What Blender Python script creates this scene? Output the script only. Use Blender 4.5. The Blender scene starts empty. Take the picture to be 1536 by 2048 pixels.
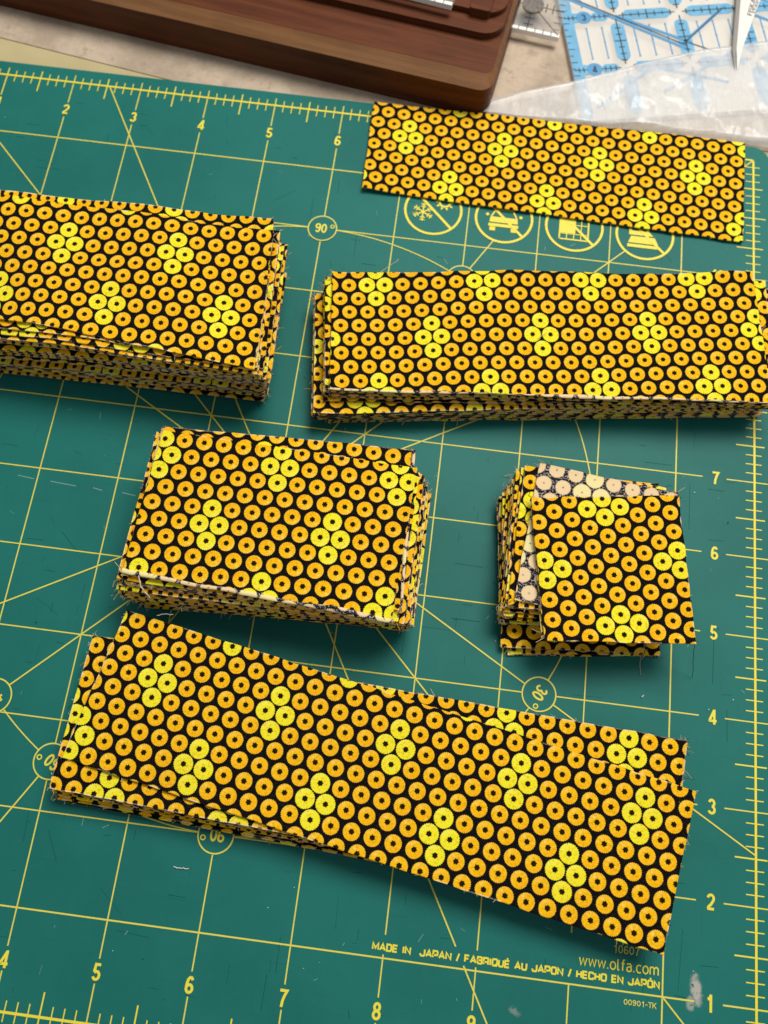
import bpy, bmesh, math, random
from mathutils import Vector, Matrix, noise

I = 0.0254                      # every length below is in inches and scaled to metres once
S = bpy.context.scene
COL = S.collection
rnd = random.Random(7)

# ------------------------------------------------------------------ camera, light, exposure
cam_d = bpy.data.cameras.new('camera')
cam = bpy.data.objects.new('camera', cam_d)
COL.objects.link(cam)
R0 = Vector((0.99184742, 0.12648715, 0.01548201))
R1 = Vector((0.12507839, -0.94308537, -0.30813209))
R2 = Vector((-0.02437389, 0.30755648, -0.9512176))
mw = Matrix((R0, -R1, -R2)).transposed().to_4x4()
mw.translation = Vector((7.64413, 2.62171, 10.42699)) * I
cam.matrix_world = mw
cam_d.sensor_fit = 'VERTICAL'
cam_d.sensor_height = 24.0
cam_d.lens = 24.0 * 1753.964 / 2048.0
cam_d.clip_start = 0.01
cam_d.clip_end = 50.0
cam_d.dof.use_dof = True
cam_d.dof.focus_distance = 10.0 * I
cam_d.dof.aperture_fstop = 20.55 / 2.1
S.camera = cam

W = bpy.data.worlds.new('World')
S.world = W
W.use_nodes = True
bg = W.node_tree.nodes['Background']
bg.inputs[0].default_value = (0.95, 0.98, 1.0, 1)
bg.inputs[1].default_value = 0.27

def area(name, loc, target, size, power, color):
    d = bpy.data.lights.new(name, 'AREA')
    d.shape = 'RECTANGLE'
    d.size, d.size_y = size
    d.energy = power
    d.color = color
    o = bpy.data.objects.new(name, d)
    COL.objects.link(o)
    o.location = Vector(loc) * I
    o.rotation_euler = (Vector(target) * I - o.location).to_track_quat('-Z', 'Y').to_euler()
    return o
area('ceiling_lamp', (17, 25.5, 38), (7.5, 6, 0), (0.62, 0.46), 13.3, (1.0, 0.955, 0.88))

S.view_settings.view_transform = 'Standard'
S.view_settings.look = 'None'
S.view_settings.exposure = 0.0
S.view_settings.gamma = 1.0
S.unit_settings.system = 'METRIC'

# ------------------------------------------------------------------ node helpers
class N:
    def __init__(s, name):
        s.m = bpy.data.materials.new(name)
        s.m.use_nodes = True
        s.t = s.m.node_tree
        s.t.nodes.clear()
        s.out = s.t.nodes.new('ShaderNodeOutputMaterial')
    def n(s, typ, **kw):
        x = s.t.nodes.new(typ)
        for k, v in kw.items():
            setattr(x, k, v)
        return x
    def put(s, sock, v):
        if isinstance(v, bpy.types.NodeSocket):
            s.t.links.new(v, sock)
        else:
            sock.default_value = v
    def math(s, op, a, b=None, c=None, clamp=False):
        x = s.n('ShaderNodeMath', operation=op, use_clamp=clamp)
        s.put(x.inputs[0], a)
        if b is not None: s.put(x.inputs[1], b)
        if c is not None: s.put(x.inputs[2], c)
        return x.outputs[0]
    def step(s, x, lo, hi):          # smooth 0..1
        m = s.n('ShaderNodeMapRange', interpolation_type='SMOOTHSTEP')
        s.put(m.inputs[0], x); s.put(m.inputs[1], lo); s.put(m.inputs[2], hi)
        return m.outputs[0]
    def mix(s, f, a, b, blend='MIX'):
        x = s.n('ShaderNodeMix', data_type='RGBA', blend_type=blend)
        s.put(x.inputs[0], f)
        for i, v in ((6, a), (7, b)):
            if isinstance(v, tuple) and len(v) == 3: v = v + (1,)
            s.put(x.inputs[i], v)
        return x.outputs[2]
    def noise(s, vec, scale, detail=3, rough=0.55):
        x = s.n('ShaderNodeTexNoise')
        if vec is not None: s.put(x.inputs['Vector'], vec)
        x.inputs['Scale'].default_value = scale
        x.inputs['Detail'].default_value = detail
        x.inputs['Roughness'].default_value = rough
        return x.outputs['Fac']
    def obj(s):
        return s.n('ShaderNodeTexCoord').outputs['Object']
    def geo(s):
        return s.n('ShaderNodeNewGeometry').outputs['Position']
    def scale(s, vec, sc, loc=(0, 0, 0), rot=(0, 0, 0)):
        x = s.n('ShaderNodeMapping')
        s.put(x.inputs[0], vec)
        x.inputs[1].default_value = loc; x.inputs[2].default_value = rot; x.inputs[3].default_value = sc
        return x.outputs[0]
    def bsdf(s, col, rough=0.6, spec=0.5, bump=None, bstr=0.2, bdist=0.0003, **kw):
        b = s.n('ShaderNodeBsdfPrincipled')
        if isinstance(col, tuple): col = col + (1,) if len(col) == 3 else col
        s.put(b.inputs['Base Color'], col)
        s.put(b.inputs['Roughness'], rough)
        s.put(b.inputs['Specular IOR Level'], spec)
        for k, v in kw.items():
            s.put(b.inputs[k.replace('_', ' ')], v)
        if bump is not None:
            u = s.n('ShaderNodeBump')
            u.inputs['Strength'].default_value = bstr
            u.inputs['Distance'].default_value = bdist
            s.put(u.inputs['Height'], bump)
            s.t.links.new(u.outputs[0], b.inputs['Normal'])
        s.t.links.new(b.outputs[0], s.out.inputs[0])
        return b

def plain(name, col, rough=0.6, spec=0.5, var=0.0, vscale=400, **kw):
    n = N(name)
    c = col
    if var:
        f = n.noise(n.geo(), vscale, 3)
        c = n.mix(n.step(f, 0.3, 0.7), tuple(x * (1 - var) for x in col), tuple(min(1, x * (1 + var)) for x in col))
    n.bsdf(c, rough, spec, **kw)
    return n.m

# ------------------------------------------------------------------ fabric print (UV: u in ring pitches, v in ring rows)
def fabric(name, side):
    n = N(name)
    uv = n.n('ShaderNodeUVMap').outputs[0]
    wob = n.n('ShaderNodeTexNoise'); n.put(wob.inputs['Vector'], uv)
    wob.inputs['Scale'].default_value = 14.0; wob.inputs['Detail'].default_value = 1.0
    sub = n.n('ShaderNodeVectorMath', operation='SUBTRACT'); n.put(sub.inputs[0], wob.outputs['Color']); sub.inputs[1].default_value = (.5, .5, .5)
    sca = n.n('ShaderNodeVectorMath', operation='SCALE'); n.put(sca.inputs[0], sub.outputs[0]); sca.inputs['Scale'].default_value = 0.035
    add = n.n('ShaderNodeVectorMath', operation='ADD'); n.put(add.inputs[0], uv); n.put(add.inputs[1], sca.outputs[0])
    sep = n.n('ShaderNodeSeparateXYZ'); n.put(sep.inputs[0], add.outputs[0])
    u, v = sep.outputs[0], sep.outputs[1]
    M = n.math
    K = 0.1949 / 0.2309
    # even rows hold centres at half pitches, odd rows at whole pitches
    cuA = M('ADD', M('ROUND', M('SUBTRACT', u, 0.5)), 0.5)
    cvA = M('MULTIPLY', M('ROUND', M('MULTIPLY', v, 0.5)), 2.0)
    cuB = M('ROUND', u)
    cvB = M('ADD', M('MULTIPLY', M('ROUND', M('MULTIPLY', M('SUBTRACT', v, 1.0), 0.5)), 2.0), 1.0)
    def d2(cu, cv):
        a = M('SUBTRACT', u, cu); b = M('MULTIPLY', M('SUBTRACT', v, cv), K)
        return M('ADD', M('MULTIPLY', a, a), M('MULTIPLY', b, b)), a, b
    dA, ax, ay = d2(cuA, cvA)
    dB, bx, by = d2(cuB, cvB)
    isB = M('LESS_THAN', dB, dA)
    def sel(a, b):
        return M('ADD', a, M('MULTIPLY', isB, M('SUBTRACT', b, a)))
    r = M('SQRT', M('MINIMUM', dA, dB))
    x, y = sel(ax, bx), sel(ay, by)
    cu, cv = sel(cuA, cuB), sel(cvA, cvB)
    def near(ou, ov):
        a = M('ABSOLUTE', M('WRAP', M('SUBTRACT', cu, ou), 3.0, -3.0))
        b = M('ABSOLUTE', M('WRAP', M('SUBTRACT', cv, ov), 4.0, -4.0))
        return M('MULTIPLY', M('LESS_THAN', a, 0.75), M('LESS_THAN', b, 1.5))
    yel = M('MAXIMUM', near(0.0, 0.0), near(3.0, 4.0))
    ang = M('ARCTAN2', y, x)
    tooth = M('MULTIPLY', M('SINE', M('MULTIPLY', ang, 27.0)), 0.011)
    rj = M('ADD', r, tooth)
    cell = n.n('ShaderNodeCombineXYZ'); n.put(cell.inputs[0], cu); n.put(cell.inputs[1], cv)
    wn = n.n('ShaderNodeTexWhiteNoise'); n.put(wn.inputs['Vector'], cell.outputs[0])
    ph = wn.outputs['Value']
    spike = M('MULTIPLY', M('SINE', M('ADD', M('MULTIPLY', ang, 6.0), M('MULTIPLY', ph, 6.28))), 0.013)
    spike2 = M('MULTIPLY', M('SINE', M('ADD', M('MULTIPLY', ang, 11.0), M('MULTIPLY', ph, 17.0))), 0.009)
    rh = M('ADD', r, M('ADD', spike, spike2))
    R = M('ADD', 0.398, M('MULTIPLY', yel, 0.062))
    ring = M('MULTIPLY', n.step(rj, M('ADD', R, 0.012), M('SUBTRACT', R, 0.012)), n.step(rh, 0.118, 0.142))
    hole = n.step(rh, 0.142, 0.118)
    weave = n.n('ShaderNodeTexNoise'); n.put(weave.inputs['Vector'], n.scale(uv, (1, 0.85, 1)))
    weave.inputs['Scale'].default_value = 8.0; weave.inputs['Detail'].default_value = 2.0
    wv = weave.outputs['Fac']
    # printed shading of each ring: paler crescent towards one side, deeper orange towards the other
    t = M('ADD', M('MULTIPLY', x, -0.62), M('MULTIPLY', y, 0.78))
    tt = n.step(M('DIVIDE', t, R), 0.25, 0.95)
    low = n.step(M('DIVIDE', t, R), 0.1, -0.9)
    org = n.mix(low, (0.89, 0.490, 0.006), (0.89, 0.440, 0.004))
    org = n.mix(M('MULTIPLY', tt, 0.30), org, (0.99, 0.66, 0.11))
    spot = M('ADD', M('POWER', M('SUBTRACT', x, -0.17), 2.0), M('POWER', M('SUBTRACT', y, 0.20), 2.0))
    spot = n.step(M('SQRT', spot), 0.085, 0.02)
    org = n.mix(M('MULTIPLY', spot, 0.40), org, (1.0, 0.78, 0.32))
    rim = n.step(r, M('SUBTRACT', R, 0.06), R)
    org = n.mix(M('MULTIPLY', rim, 0.35), org, (0.98, 0.62, 0.07))
    yl = n.mix(M('MULTIPLY', tt, 0.6), (0.86, 0.785, 0.025), (0.93, 0.88, 0.12))
    tone = n.mix(yel, org, yl)
    tone = n.mix(M('MULTIPLY', n.step(wv, 0.50, 0.72), 0.55), tone, (0.58, 0.25, 0.006))
    tone = n.mix(M('MULTIPLY', n.step(wv, 0.47, 0.28), 0.30), tone, (1.0, 0.76, 0.16))
    tone = n.mix(M('MULTIPLY', n.step(n.noise(n.geo(), 45, 2), 0.35, 0.7), 0.14), tone, (0.70, 0.34, 0.02))  # broad uneven sheen of the cloth painted into the ring colour
    black = n.mix(n.step(wv, 0.5, 0.8), (0.0062, 0.0050, 0.0052), (0.020, 0.017, 0.018))
    black = n.mix(hole, black, (0.016, 0.009, 0.004))
    if side == 'front':
        col = n.mix(ring, black, tone)
        n.bsdf(col, 0.95, 0.05, bump=wv, bstr=0.25, bdist=0.0001)
    else:
        fl = n.noise(n.scale(uv, (1, 1, 1)), 8.5, 2, 0.8)
        bpale = n.mix(yel, (0.80, 0.60, 0.345), (0.83, 0.72, 0.34))
        bpale = n.mix(M('MULTIPLY', n.step(fl, 0.5, 0.7), 0.4), bpale, (0.92, 0.76, 0.52))
        bdark = n.mix(n.step(fl, 0.52, 0.62), (0.008, 0.007, 0.012), (0.50, 0.44, 0.42))
        pin = n.step(rh, 0.075, 0.03)
        ringb = M('MULTIPLY', n.step(rj, M('ADD', R, 0.03), M('SUBTRACT', R, 0.04)), M('SUBTRACT', 1.0, M('MULTIPLY', pin, 0.7)))
        if side == 'back':
            n.bsdf(n.mix(ringb, bdark, bpale), 0.95, 0.12, bump=fl, bstr=0.25, bdist=0.0001)
        else:                        # the cut edge: printed colour mixed with bare fibre
            mixc = n.mix(ring, (0.012, 0.010, 0.011), tone)
            pale = n.mix(ring, (0.22, 0.18, 0.16), (0.82, 0.64, 0.42))
            n.bsdf(n.mix(n.step(fl, 0.36, 0.56), mixc, pale), 0.95, 0.1)
    return n.m
M_PRINT = fabric('ring_print_cotton', 'front')
M_BACK = fabric('ring_print_reverse', 'back')
M_EDGE = fabric('ring_print_cut_edge', 'edge')
M_TPALE = plain('pale_thread', (0.72, 0.60, 0.44), 0.9, 0.1)
M_TDARK = plain('dark_thread', (0.02, 0.018, 0.02), 0.9, 0.1)
M_TGOLD = plain('gold_thread', (0.75, 0.42, 0.06), 0.9, 0.1)
M_TWHITE = plain('white_thread', (0.85, 0.82, 0.74), 0.9, 0.1)

# ------------------------------------------------------------------ other materials
def mat_rubber():
    n = N('green_mat_vinyl')
    g = n.geo()
    big = n.noise(g, 18, 3)
    fine = n.noise(g, 2600, 3, 0.7)
    mid = n.noise(g, 240, 4, 0.6)
    c = n.mix(n.step(big, 0.35, 0.65), (0.0090, 0.134, 0.116), (0.0115, 0.156, 0.135))
    c = n.mix(n.math('MULTIPLY', n.step(mid, 0.45, 0.75), 0.15), c, (0.022, 0.175, 0.152))
    c = n.mix(n.math('MULTIPLY', n.step(fine, 0.55, 0.8), 0.3), c, (0.024, 0.18, 0.16))
    c = n.mix(n.math('MULTIPLY', n.step(fine, 0.45, 0.25), 0.35), c, (0.007, 0.085, 0.07))
    # faint rubbed strokes from the blade, along both directions of the grid
    s1 = n.noise(n.scale(g, (60, 2600, 1)), 1.0, 2)
    s2 = n.noise(n.scale(g, (2600, 60, 1)), 1.0, 2)
    c = n.mix(n.math('MULTIPLY', n.step(s1, 0.62, 0.75), 0.22), c, (0.006, 0.075, 0.062))
    c = n.mix(n.math('MULTIPLY', n.step(s2, 0.62, 0.75), 0.22), c, (0.006, 0.075, 0.062))
    # the rubbed white scuff beside the figure one and a smaller one left of it
    def scuff(px, py, rx, ry, rot):
        p = n.scale(g, (1, 1, 1))
        q = n.n('ShaderNodeVectorMath', operation='SUBTRACT'); n.put(q.inputs[0], p); q.inputs[1].default_value = (px * I, py * I, 0)
        q2 = n.n('ShaderNodeVectorRotate', rotation_type='Z_AXIS'); n.put(q2.inputs[0], q.outputs[0]); n.put(q2.inputs['Angle'], rot)
        sp = n.n('ShaderNodeSeparateXYZ'); n.put(sp.inputs[0], q2.outputs[0])
        a = n.math('DIVIDE', sp.outputs[0], rx * I); b = n.math('DIVIDE', sp.outputs[1], ry * I)
        d = n.math('SQRT', n.math('ADD', n.math('MULTIPLY', a, a), n.math('MULTIPLY', b, b)))
        d = n.math('ADD', d, n.math('MULTIPLY', n.math('SUBTRACT', n.noise(g, 700, 3), 0.5), 1.1))
        return n.step(d, 1.0, 0.35)
    sc = n.math('MAXIMUM', scuff(11.36, 1.11, 0.075, 0.20, -0.15), n.math('MULTIPLY', scuff(11.30, 0.98, 0.06, 0.1, 0.0), 0.7))
    sc2 = n.math('MULTIPLY', scuff(9.44, 0.67, 0.09, 0.045, 0.5), 0.35)
    sc = n.math('MAXIMUM', sc, sc2)
    c = n.mix(n.math('MULTIPLY', sc, n.step(n.noise(g, 520, 2), 0.30, 0.42)), c, (0.42, 0.40, 0.36))
    n.bsdf(c, 0.5, 0.16, bump=fine, bstr=0.12, bdist=0.0001)
    return n.m
M_MAT = mat_rubber()

def ink(name, col, wear):
    n = N(name)
    g = n.geo()
    f = n.noise(g, 1500, 3, 0.7)
    c = n.mix(n.math('MULTIPLY', n.step(f, 0.5, 0.75), wear), col, (0.10, 0.20, 0.10))
    n.bsdf(c, 0.5, 0.35)
    return n.m
M_INK = ink('yellow_mat_ink', (0.72, 0.645, 0.095), 0.28)
M_INKB = ink('bold_yellow_mat_ink', (0.80, 0.69, 0.055), 0.15)
M_CUT = plain('dark_blade_cut', (0.006, 0.060, 0.052), 0.8, 0.1)  # darker teal for the fine knife cuts
M_SCR = plain('pale_rubbed_scratch', (0.20, 0.34, 0.30), 0.7, 0.2)

def felt():
    n = N('pressing_felt')
    g = n.geo()
    a = n.noise(g, 45, 5, 0.65); b = n.noise(g, 900, 3, 0.7); c3 = n.noise(g, 190, 3, 0.6)
    c = n.mix(n.step(a, 0.36, 0.62), (0.41, 0.325, 0.245), (0.56, 0.455, 0.345))
    c = n.mix(n.math('MULTIPLY', n.step(b, 0.5, 0.8), 0.45), c, (0.30, 0.235, 0.18))
    c = n.mix(n.math('MULTIPLY', n.step(c3, 0.58, 0.72), 0.42), c, (0.27, 0.205, 0.15))
    n.bsdf(c, 0.95, 0.1, bump=b, bstr=0.5, bdist=0.0005)
    return n.m
M_FELT = felt()
M_TABLE = plain('cream_table_top', (0.50, 0.42, 0.225), 0.6, 0.3, 0.05, 60)

def wood(name, a, b, ang):
    n = N(name)
    g = n.scale(n.geo(), (1, 1, 1), rot=(0, 0, ang))
    w = n.noise(n.scale(g, (22, 420, 420)), 1.0, 4, 0.6)
    f = n.noise(n.scale(g, (120, 2400, 2400)), 1.0, 3, 0.7)
    c = n.mix(n.step(w, 0.3, 0.7), a, b)
    c = n.mix(n.math('MULTIPLY', n.step(f, 0.52, 0.72), 0.32), c, tuple(x * 0.55 for x in a))
    c = n.mix(n.math('MULTIPLY', n.step(n.noise(n.geo(), 55, 3), 0.45, 0.7), 0.35), c, (b[0] * 1.15, b[1] * 1.05, b[2]))
    n.bsdf(c, 0.48, 0.14, bump=f, bstr=0.3, bdist=0.0002)
    return n.m
BANG = math.radians(8.2)
M_WOOD = wood('reddish_brown_wood', (0.082, 0.023, 0.009), (0.130, 0.040, 0.015), BANG)
M_WOODL = wood('chamfer_lit_wood', (0.155, 0.070, 0.028), (0.225, 0.106, 0.044), BANG)  # paler copy of the wood paints the light caught by the chamfer

def acrylic(name, tint, clear):
    n = N(name)
    tr = n.n('ShaderNodeBsdfTransparent'); tr.inputs[0].default_value = (1, 1, 1, 1)
    p = n.n('ShaderNodeBsdfPrincipled')
    p.inputs['Base Color'].default_value = tint + (1,)
    p.inputs['Roughness'].default_value = 0.12
    mx = n.n('ShaderNodeMixShader'); mx.inputs[0].default_value = 1 - clear
    n.t.links.new(tr.outputs[0], mx.inputs[1]); n.t.links.new(p.outputs[0], mx.inputs[2])
    n.t.links.new(mx.outputs[0], n.out.inputs[0])
    return n.m
M_ACR = acrylic('clear_acrylic', (0.75, 0.80, 0.82), 0.88)
M_ACRB = acrylic('whitened_acrylic', (0.95, 0.92, 0.86), 0.40)  # white mixed in stands for light reflected off the acrylic
M_ACREDGE = plain('acrylic_edge_highlight', (0.95, 0.95, 0.92), 0.2, 0.6)  # near-white colour stands in for light shining in the ruler edge
M_BLUE = plain('pale_blue_ink', (0.150, 0.40, 0.62), 0.35, 0.4, 0.08, 200)
M_BLUED = plain('mid_blue_ink', (0.085, 0.30, 0.55), 0.35, 0.4)
M_BLACK = plain('black_ink', (0.02, 0.025, 0.03), 0.4, 0.4)
M_GREY = plain('grey_grip_disc', (0.20, 0.18, 0.165), 0.8, 0.2, 0.25, 900)
M_STEEL = plain('polished_steel', (0.80, 0.78, 0.74), 0.35, 0.5, Metallic=0.15)
M_STEELD = plain('ground_steel_bevel', (0.30, 0.28, 0.26), 0.35, 0.5, Metallic=0.3)

def bagmat():
    n = N('crumpled_clear_film')
    g = n.geo()
    a = n.noise(g, 60, 4, 0.6); b = n.noise(n.scale(g, (260, 90, 200), rot=(0, 0, 0.5)), 1.0, 4, 0.65)
    tr = n.n('ShaderNodeBsdfTransparent')
    p = n.n('ShaderNodeBsdfPrincipled')
    p.inputs['Base Color'].default_value = (0.95, 0.94, 0.93, 1)
    p.inputs['Roughness'].default_value = 0.17
    p.inputs['Specular IOR Level'].default_value = 0.45
    u = n.n('ShaderNodeBump'); u.inputs['Strength'].default_value = 0.6; u.inputs['Distance'].default_value = 0.0012
    rg = n.noise(n.scale(g, (70, 45, 60), rot=(0, 0, 0.9)), 1.0, 3, 0.5)
    ridge = n.math('ABSOLUTE', n.math('SUBTRACT', rg, 0.5))
    n.put(u.inputs['Height'], n.math('ADD', n.math('MULTIPLY', ridge, -3.0), n.math('MULTIPLY', b, 0.35)))
    n.t.links.new(u.outputs[0], p.inputs['Normal'])
    mx = n.n('ShaderNodeMixShader')
    n.put(mx.inputs[0], n.math('ADD', 0.27, n.math('MULTIPLY', n.step(n.math('ADD', n.math('MULTIPLY', a, 0.5), n.math('MULTIPLY', b, 0.5)), 0.42, 0.62), 0.14)))
    n.t.links.new(tr.outputs[0], mx.inputs[1]); n.t.links.new(p.outputs[0], mx.inputs[2])
    n.t.links.new(mx.outputs[0], n.out.inputs[0])
    return n.m
M_BAG = bagmat()

# ------------------------------------------------------------------ object helpers
class MB:
    def __init__(s):
        s.v, s.f, s.mi = [], [], []
    def poly(s, pts, mi=0):
        b = len(s.v); s.v += [tuple(p) for p in pts]
        s.f.append(tuple(range(b, b + len(pts)))); s.mi.append(mi)
    def line(s, a, b, w, z, mi=0):      # flat printed stroke
        a = Vector(a); b = Vector(b); d = (b - a).normalized(); q = Vector((-d.y, d.x)) * w / 2
        s.poly([(*(a - q), z), (*(b - q), z), (*(b + q), z), (*(a + q), z)], mi)
    def ring(s, c, r, w, z, a0=0.0, a1=2 * math.pi, n=64, mi=0):
        for i in range(n):
            t0 = a0 + (a1 - a0) * i / n; t1 = a0 + (a1 - a0) * (i + 1) / n
            s.poly([(c[0] + q * math.cos(t), c[1] + q * math.sin(t), z) for q, t in ((r - w / 2, t0), (r + w / 2, t0), (r + w / 2, t1), (r - w / 2, t1))], mi)
    def disc(s, c, r, z, n=32, mi=0):
        s.poly([(c[0] + r * math.cos(2 * math.pi * i / n), c[1] + r * math.sin(2 * math.pi * i / n), z) for i in range(n)], mi)
    def prism(s, pts, z0, z1, mi=0, top=None):
        n = len(pts); top = top or pts
        s.poly([(*p, z1) for p in top], mi); s.poly([(*p, z0) for p in reversed(pts)], mi)
        for i in range(n):
            j = (i + 1) % n
            s.poly([(*pts[i], z0), (*pts[j], z0), (*top[j], z1), (*top[i], z1)], mi)
    def tube(s, pts, r, mi=0):
        pts = [Vector(p) for p in pts]; rings = []
        for i, p in enumerate(pts):
            d = (pts[min(i + 1, len(pts) - 1)] - pts[max(i - 1, 0)]).normalized()
            a = d.cross(Vector((0, 0, 1)))
            a = a.normalized() if a.length > 1e-4 else Vector((1, 0, 0))
            b = d.cross(a)
            k = len(s.v)
            s.v += [tuple(p + (a * math.cos(t) + b * math.sin(t)) * r) for t in (0.5, 2.6, 4.7)]
            rings.append(k)
        for k, l in zip(rings, rings[1:]):
            for i in range(3):
                j = (i + 1) % 3
                s.f.append((k + i, k + j, l + j, l + i)); s.mi.append(mi)
    def build(s, name, mats, parent=None, origin=(0, 0, 0), smooth=False):
        me = bpy.data.meshes.new(name)
        o = Vector(origin)
        me.from_pydata([(Vector(p) - o) * I for p in s.v], [], s.f)
        for m in (mats if isinstance(mats, (list, tuple)) else [mats]): me.materials.append(m)
        for p, k in zip(me.polygons, s.mi): p.material_index = k; p.use_smooth = smooth
        return link(name, me, parent, origin)

def link(name, me, parent=None, origin=(0, 0, 0)):
    ob = bpy.data.objects.new(name, me)
    COL.objects.link(ob)
    loc = Vector(origin) * I
    if parent is not None:
        ob.parent = parent
        loc = loc - parent_loc(parent)
    ob.location = loc
    return ob
def parent_loc(p):
    v = Vector(p.location)
    while p.parent is not None:
        p = p.parent; v = v + Vector(p.location)
    return v
def tag(o, label=None, cat=None, group=None, kind=None):
    for k, v in (('label', label), ('category', cat), ('group', group), ('kind', kind)):
        if v: o[k] = v
    return o

def rrect(x0, y0, x1, y1, r, n=8):
    out = []
    for cx, cy, a in ((x1 - r, y1 - r, 0), (x0 + r, y1 - r, 90), (x0 + r, y0 + r, 180), (x1 - r, y0 + r, 270)):
        for i in range(n + 1):
            t = math.radians(a + 90 * i / n); out.append((cx + r * math.cos(t), cy + r * math.sin(t)))
    return out

def bevel(o, w, seg=2):
    m = o.modifiers.new('bevel', 'BEVEL'); m.width = w * I; m.segments = seg; m.limit_method = 'ANGLE'; m.angle_limit = 0.6
    return o

def text(name, body, center, z, mat, parent, height=None, width=None, rot=0.0, bold=0.0, stretch=1.0):
    cu = bpy.data.curves.new(name, 'FONT'); cu.body = body; cu.size = 1.0; cu.offset = bold
    ob = bpy.data.objects.new(name, cu); COL.objects.link(ob)
    dg = bpy.context.evaluated_depsgraph_get()
    me = bpy.data.meshes.new_from_object(ob.evaluated_get(dg))
    bpy.data.objects.remove(ob); bpy.data.curves.remove(cu)
    xs = [v.co.x for v in me.vertices]; ys = [v.co.y for v in me.vertices]
    w, h = max(xs) - min(xs), max(ys) - min(ys)
    sy = height / h
    sx = width / w if width else sy * stretch
    mx, my = (max(xs) + min(xs)) / 2, (max(ys) + min(ys)) / 2
    c, s = math.cos(rot), math.sin(rot)
    for v in me.vertices:
        a, b = (v.co.x - mx) * sx, (v.co.y - my) * sy
        v.co = Vector((a * c - b * s, a * s + b * c, 0)) * I
    me.name = name
    me.materials.clear(); me.materials.append(mat)
    for p in me.polygons: p.material_index = 0
    return link(name, me, parent, (center[0], center[1], z))


# ------------------------------------------------------------------ stroke lettering like the printed faces
def arc(cx, cy, rx, ry, a0, a1, n=14):
    return [(cx + rx * math.cos(math.radians(a0 + (a1 - a0) * i / n)), cy + ry * math.sin(math.radians(a0 + (a1 - a0) * i / n))) for i in range(n + 1)]
SIX = [(.095, .33), (.10, .55), (.15, .79), (.25, .91), (.36, .90), (.44, .78)]
GL_ = {
 '0': (.56, [arc(.28, .5, .19, .415, 0, 360, 24)]),
 '1': (.50, [[(.32, 0), (.32, 1.0)], [(.12, .73), (.24, .77), (.31, .92)]]),
 '2': (.56, [arc(.28, .70, .185, .215, 170, -30) + [(.30, .36), (.14, .20), (.10, .085)], [(.06, .085), (.49, .085)]]),
 '3': (.56, [arc(.27, .71, .165, .205, 165, -85), arc(.27, .29, .19, .21, 88, -165)]),
 '4': (.56, [[(.38, 0), (.38, 1.0)], [(.36, .94), (.08, .30), (.08, .24), (.54, .24)]]),
 '5': (.56, [[(.46, .915), (.16, .915), (.12, .50)], arc(.27, .305, .19, .225, 140, -160)]),
 '6': (.56, [arc(.28, .30, .185, .215, 0, 360, 24), SIX]),
 '7': (.54, [[(.05, .915), (.48, .915), (.36, .66), (.27, .36), (.23, 0)]]),
 '8': (.56, [arc(.28, .715, .16, .20, 0, 360, 22), arc(.28, .29, .19, .21, 0, 360, 24)]),
 '9': (.56, [arc(.28, .70, .185, .215, 0, 360, 24), [(.56 - x, 1 - y) for x, y in SIX]]),
 '-': (.40, [[(.06, .45), (.34, .45)]]), 'T': (.54, [[(.27, 0), (.27, .94)], [(.02, .94), (.52, .94)]]),
 'K': (.56, [[(.08, 0), (.08, 1)], [(.50, 1), (.10, .42)], [(.22, .55), (.52, 0)]]),
 ' ': (.45, [])}
OR_ = [(.15, 1), (0, .8), (0, .2), (.15, 0), (.85, 0), (1, .2), (1, .8), (.85, 1), (.15, 1)]
PR_ = [(0, 0), (0, 1), (.88, 1), (1, .87), (1, .50), (.88, .37), (0, .37)]
ER_ = [[(1, 1), (0, 1), (0, 0), (1, 0)], [(0, .5), (.92, .5)]]
WIDE = {
 'M': (1.25, [[(0, 0), (0, 1), (.5, .2), (1, 1), (1, 0)]]), 'A': (1.15, [[(0, 0), (.5, 1), (1, 0)], [(.2, .3), (.8, .3)]]),
 'D': (1, [[(0, 0), (0, 1), (.82, 1), (1, .8), (1, .2), (.82, 0), (0, 0)]]), 'E': (.92, ER_), 'I': (.16, [[(.5, 0), (.5, 1)]]),
 'N': (1.05, [[(0, 0), (0, 1), (1, 0), (1, 1)]]), 'J': (.95, [[(1, 1), (1, .2), (.85, 0), (.15, 0), (0, .2), (0, .36)]]),
 'P': (1, [PR_]), 'F': (.9, [[(0, 0), (0, 1), (1, 1)], [(0, .5), (.85, .5)]]),
 'B': (1, [[(0, 0), (0, 1), (.85, 1), (.97, .88), (.97, .64), (.85, .52), (0, .52)], [(.85, .52), (1, .4), (1, .12), (.87, 0), (0, 0)]]),
 'R': (1, [PR_, [(.88, .37), (1, .25), (1, 0)]]), 'Q': (1.05, [OR_, [(.6, .25), (1.02, -.08)]]),
 'U': (1, [[(0, 1), (0, .2), (.15, 0), (.85, 0), (1, .2), (1, 1)]]), 'H': (1, [[(0, 0), (0, 1)], [(1, 0), (1, 1)], [(0, .5), (1, .5)]]),
 'C': (1, [[(1, .72), (1, .82), (.85, 1), (.15, 1), (0, .8), (0, .2), (.15, 0), (.85, 0), (1, .18), (1, .28)]]), 'O': (1.05, [OR_]),
 '\u00c9': (.92, ER_ + [[(.42, 1.22), (.66, 1.42)]]), '\u00d3': (1.05, [OR_, [(.42, 1.22), (.66, 1.42)]]),
 '/': (.5, [[(0, -.1), (1, 1.1)]]), ' ': (.55, [])}
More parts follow.
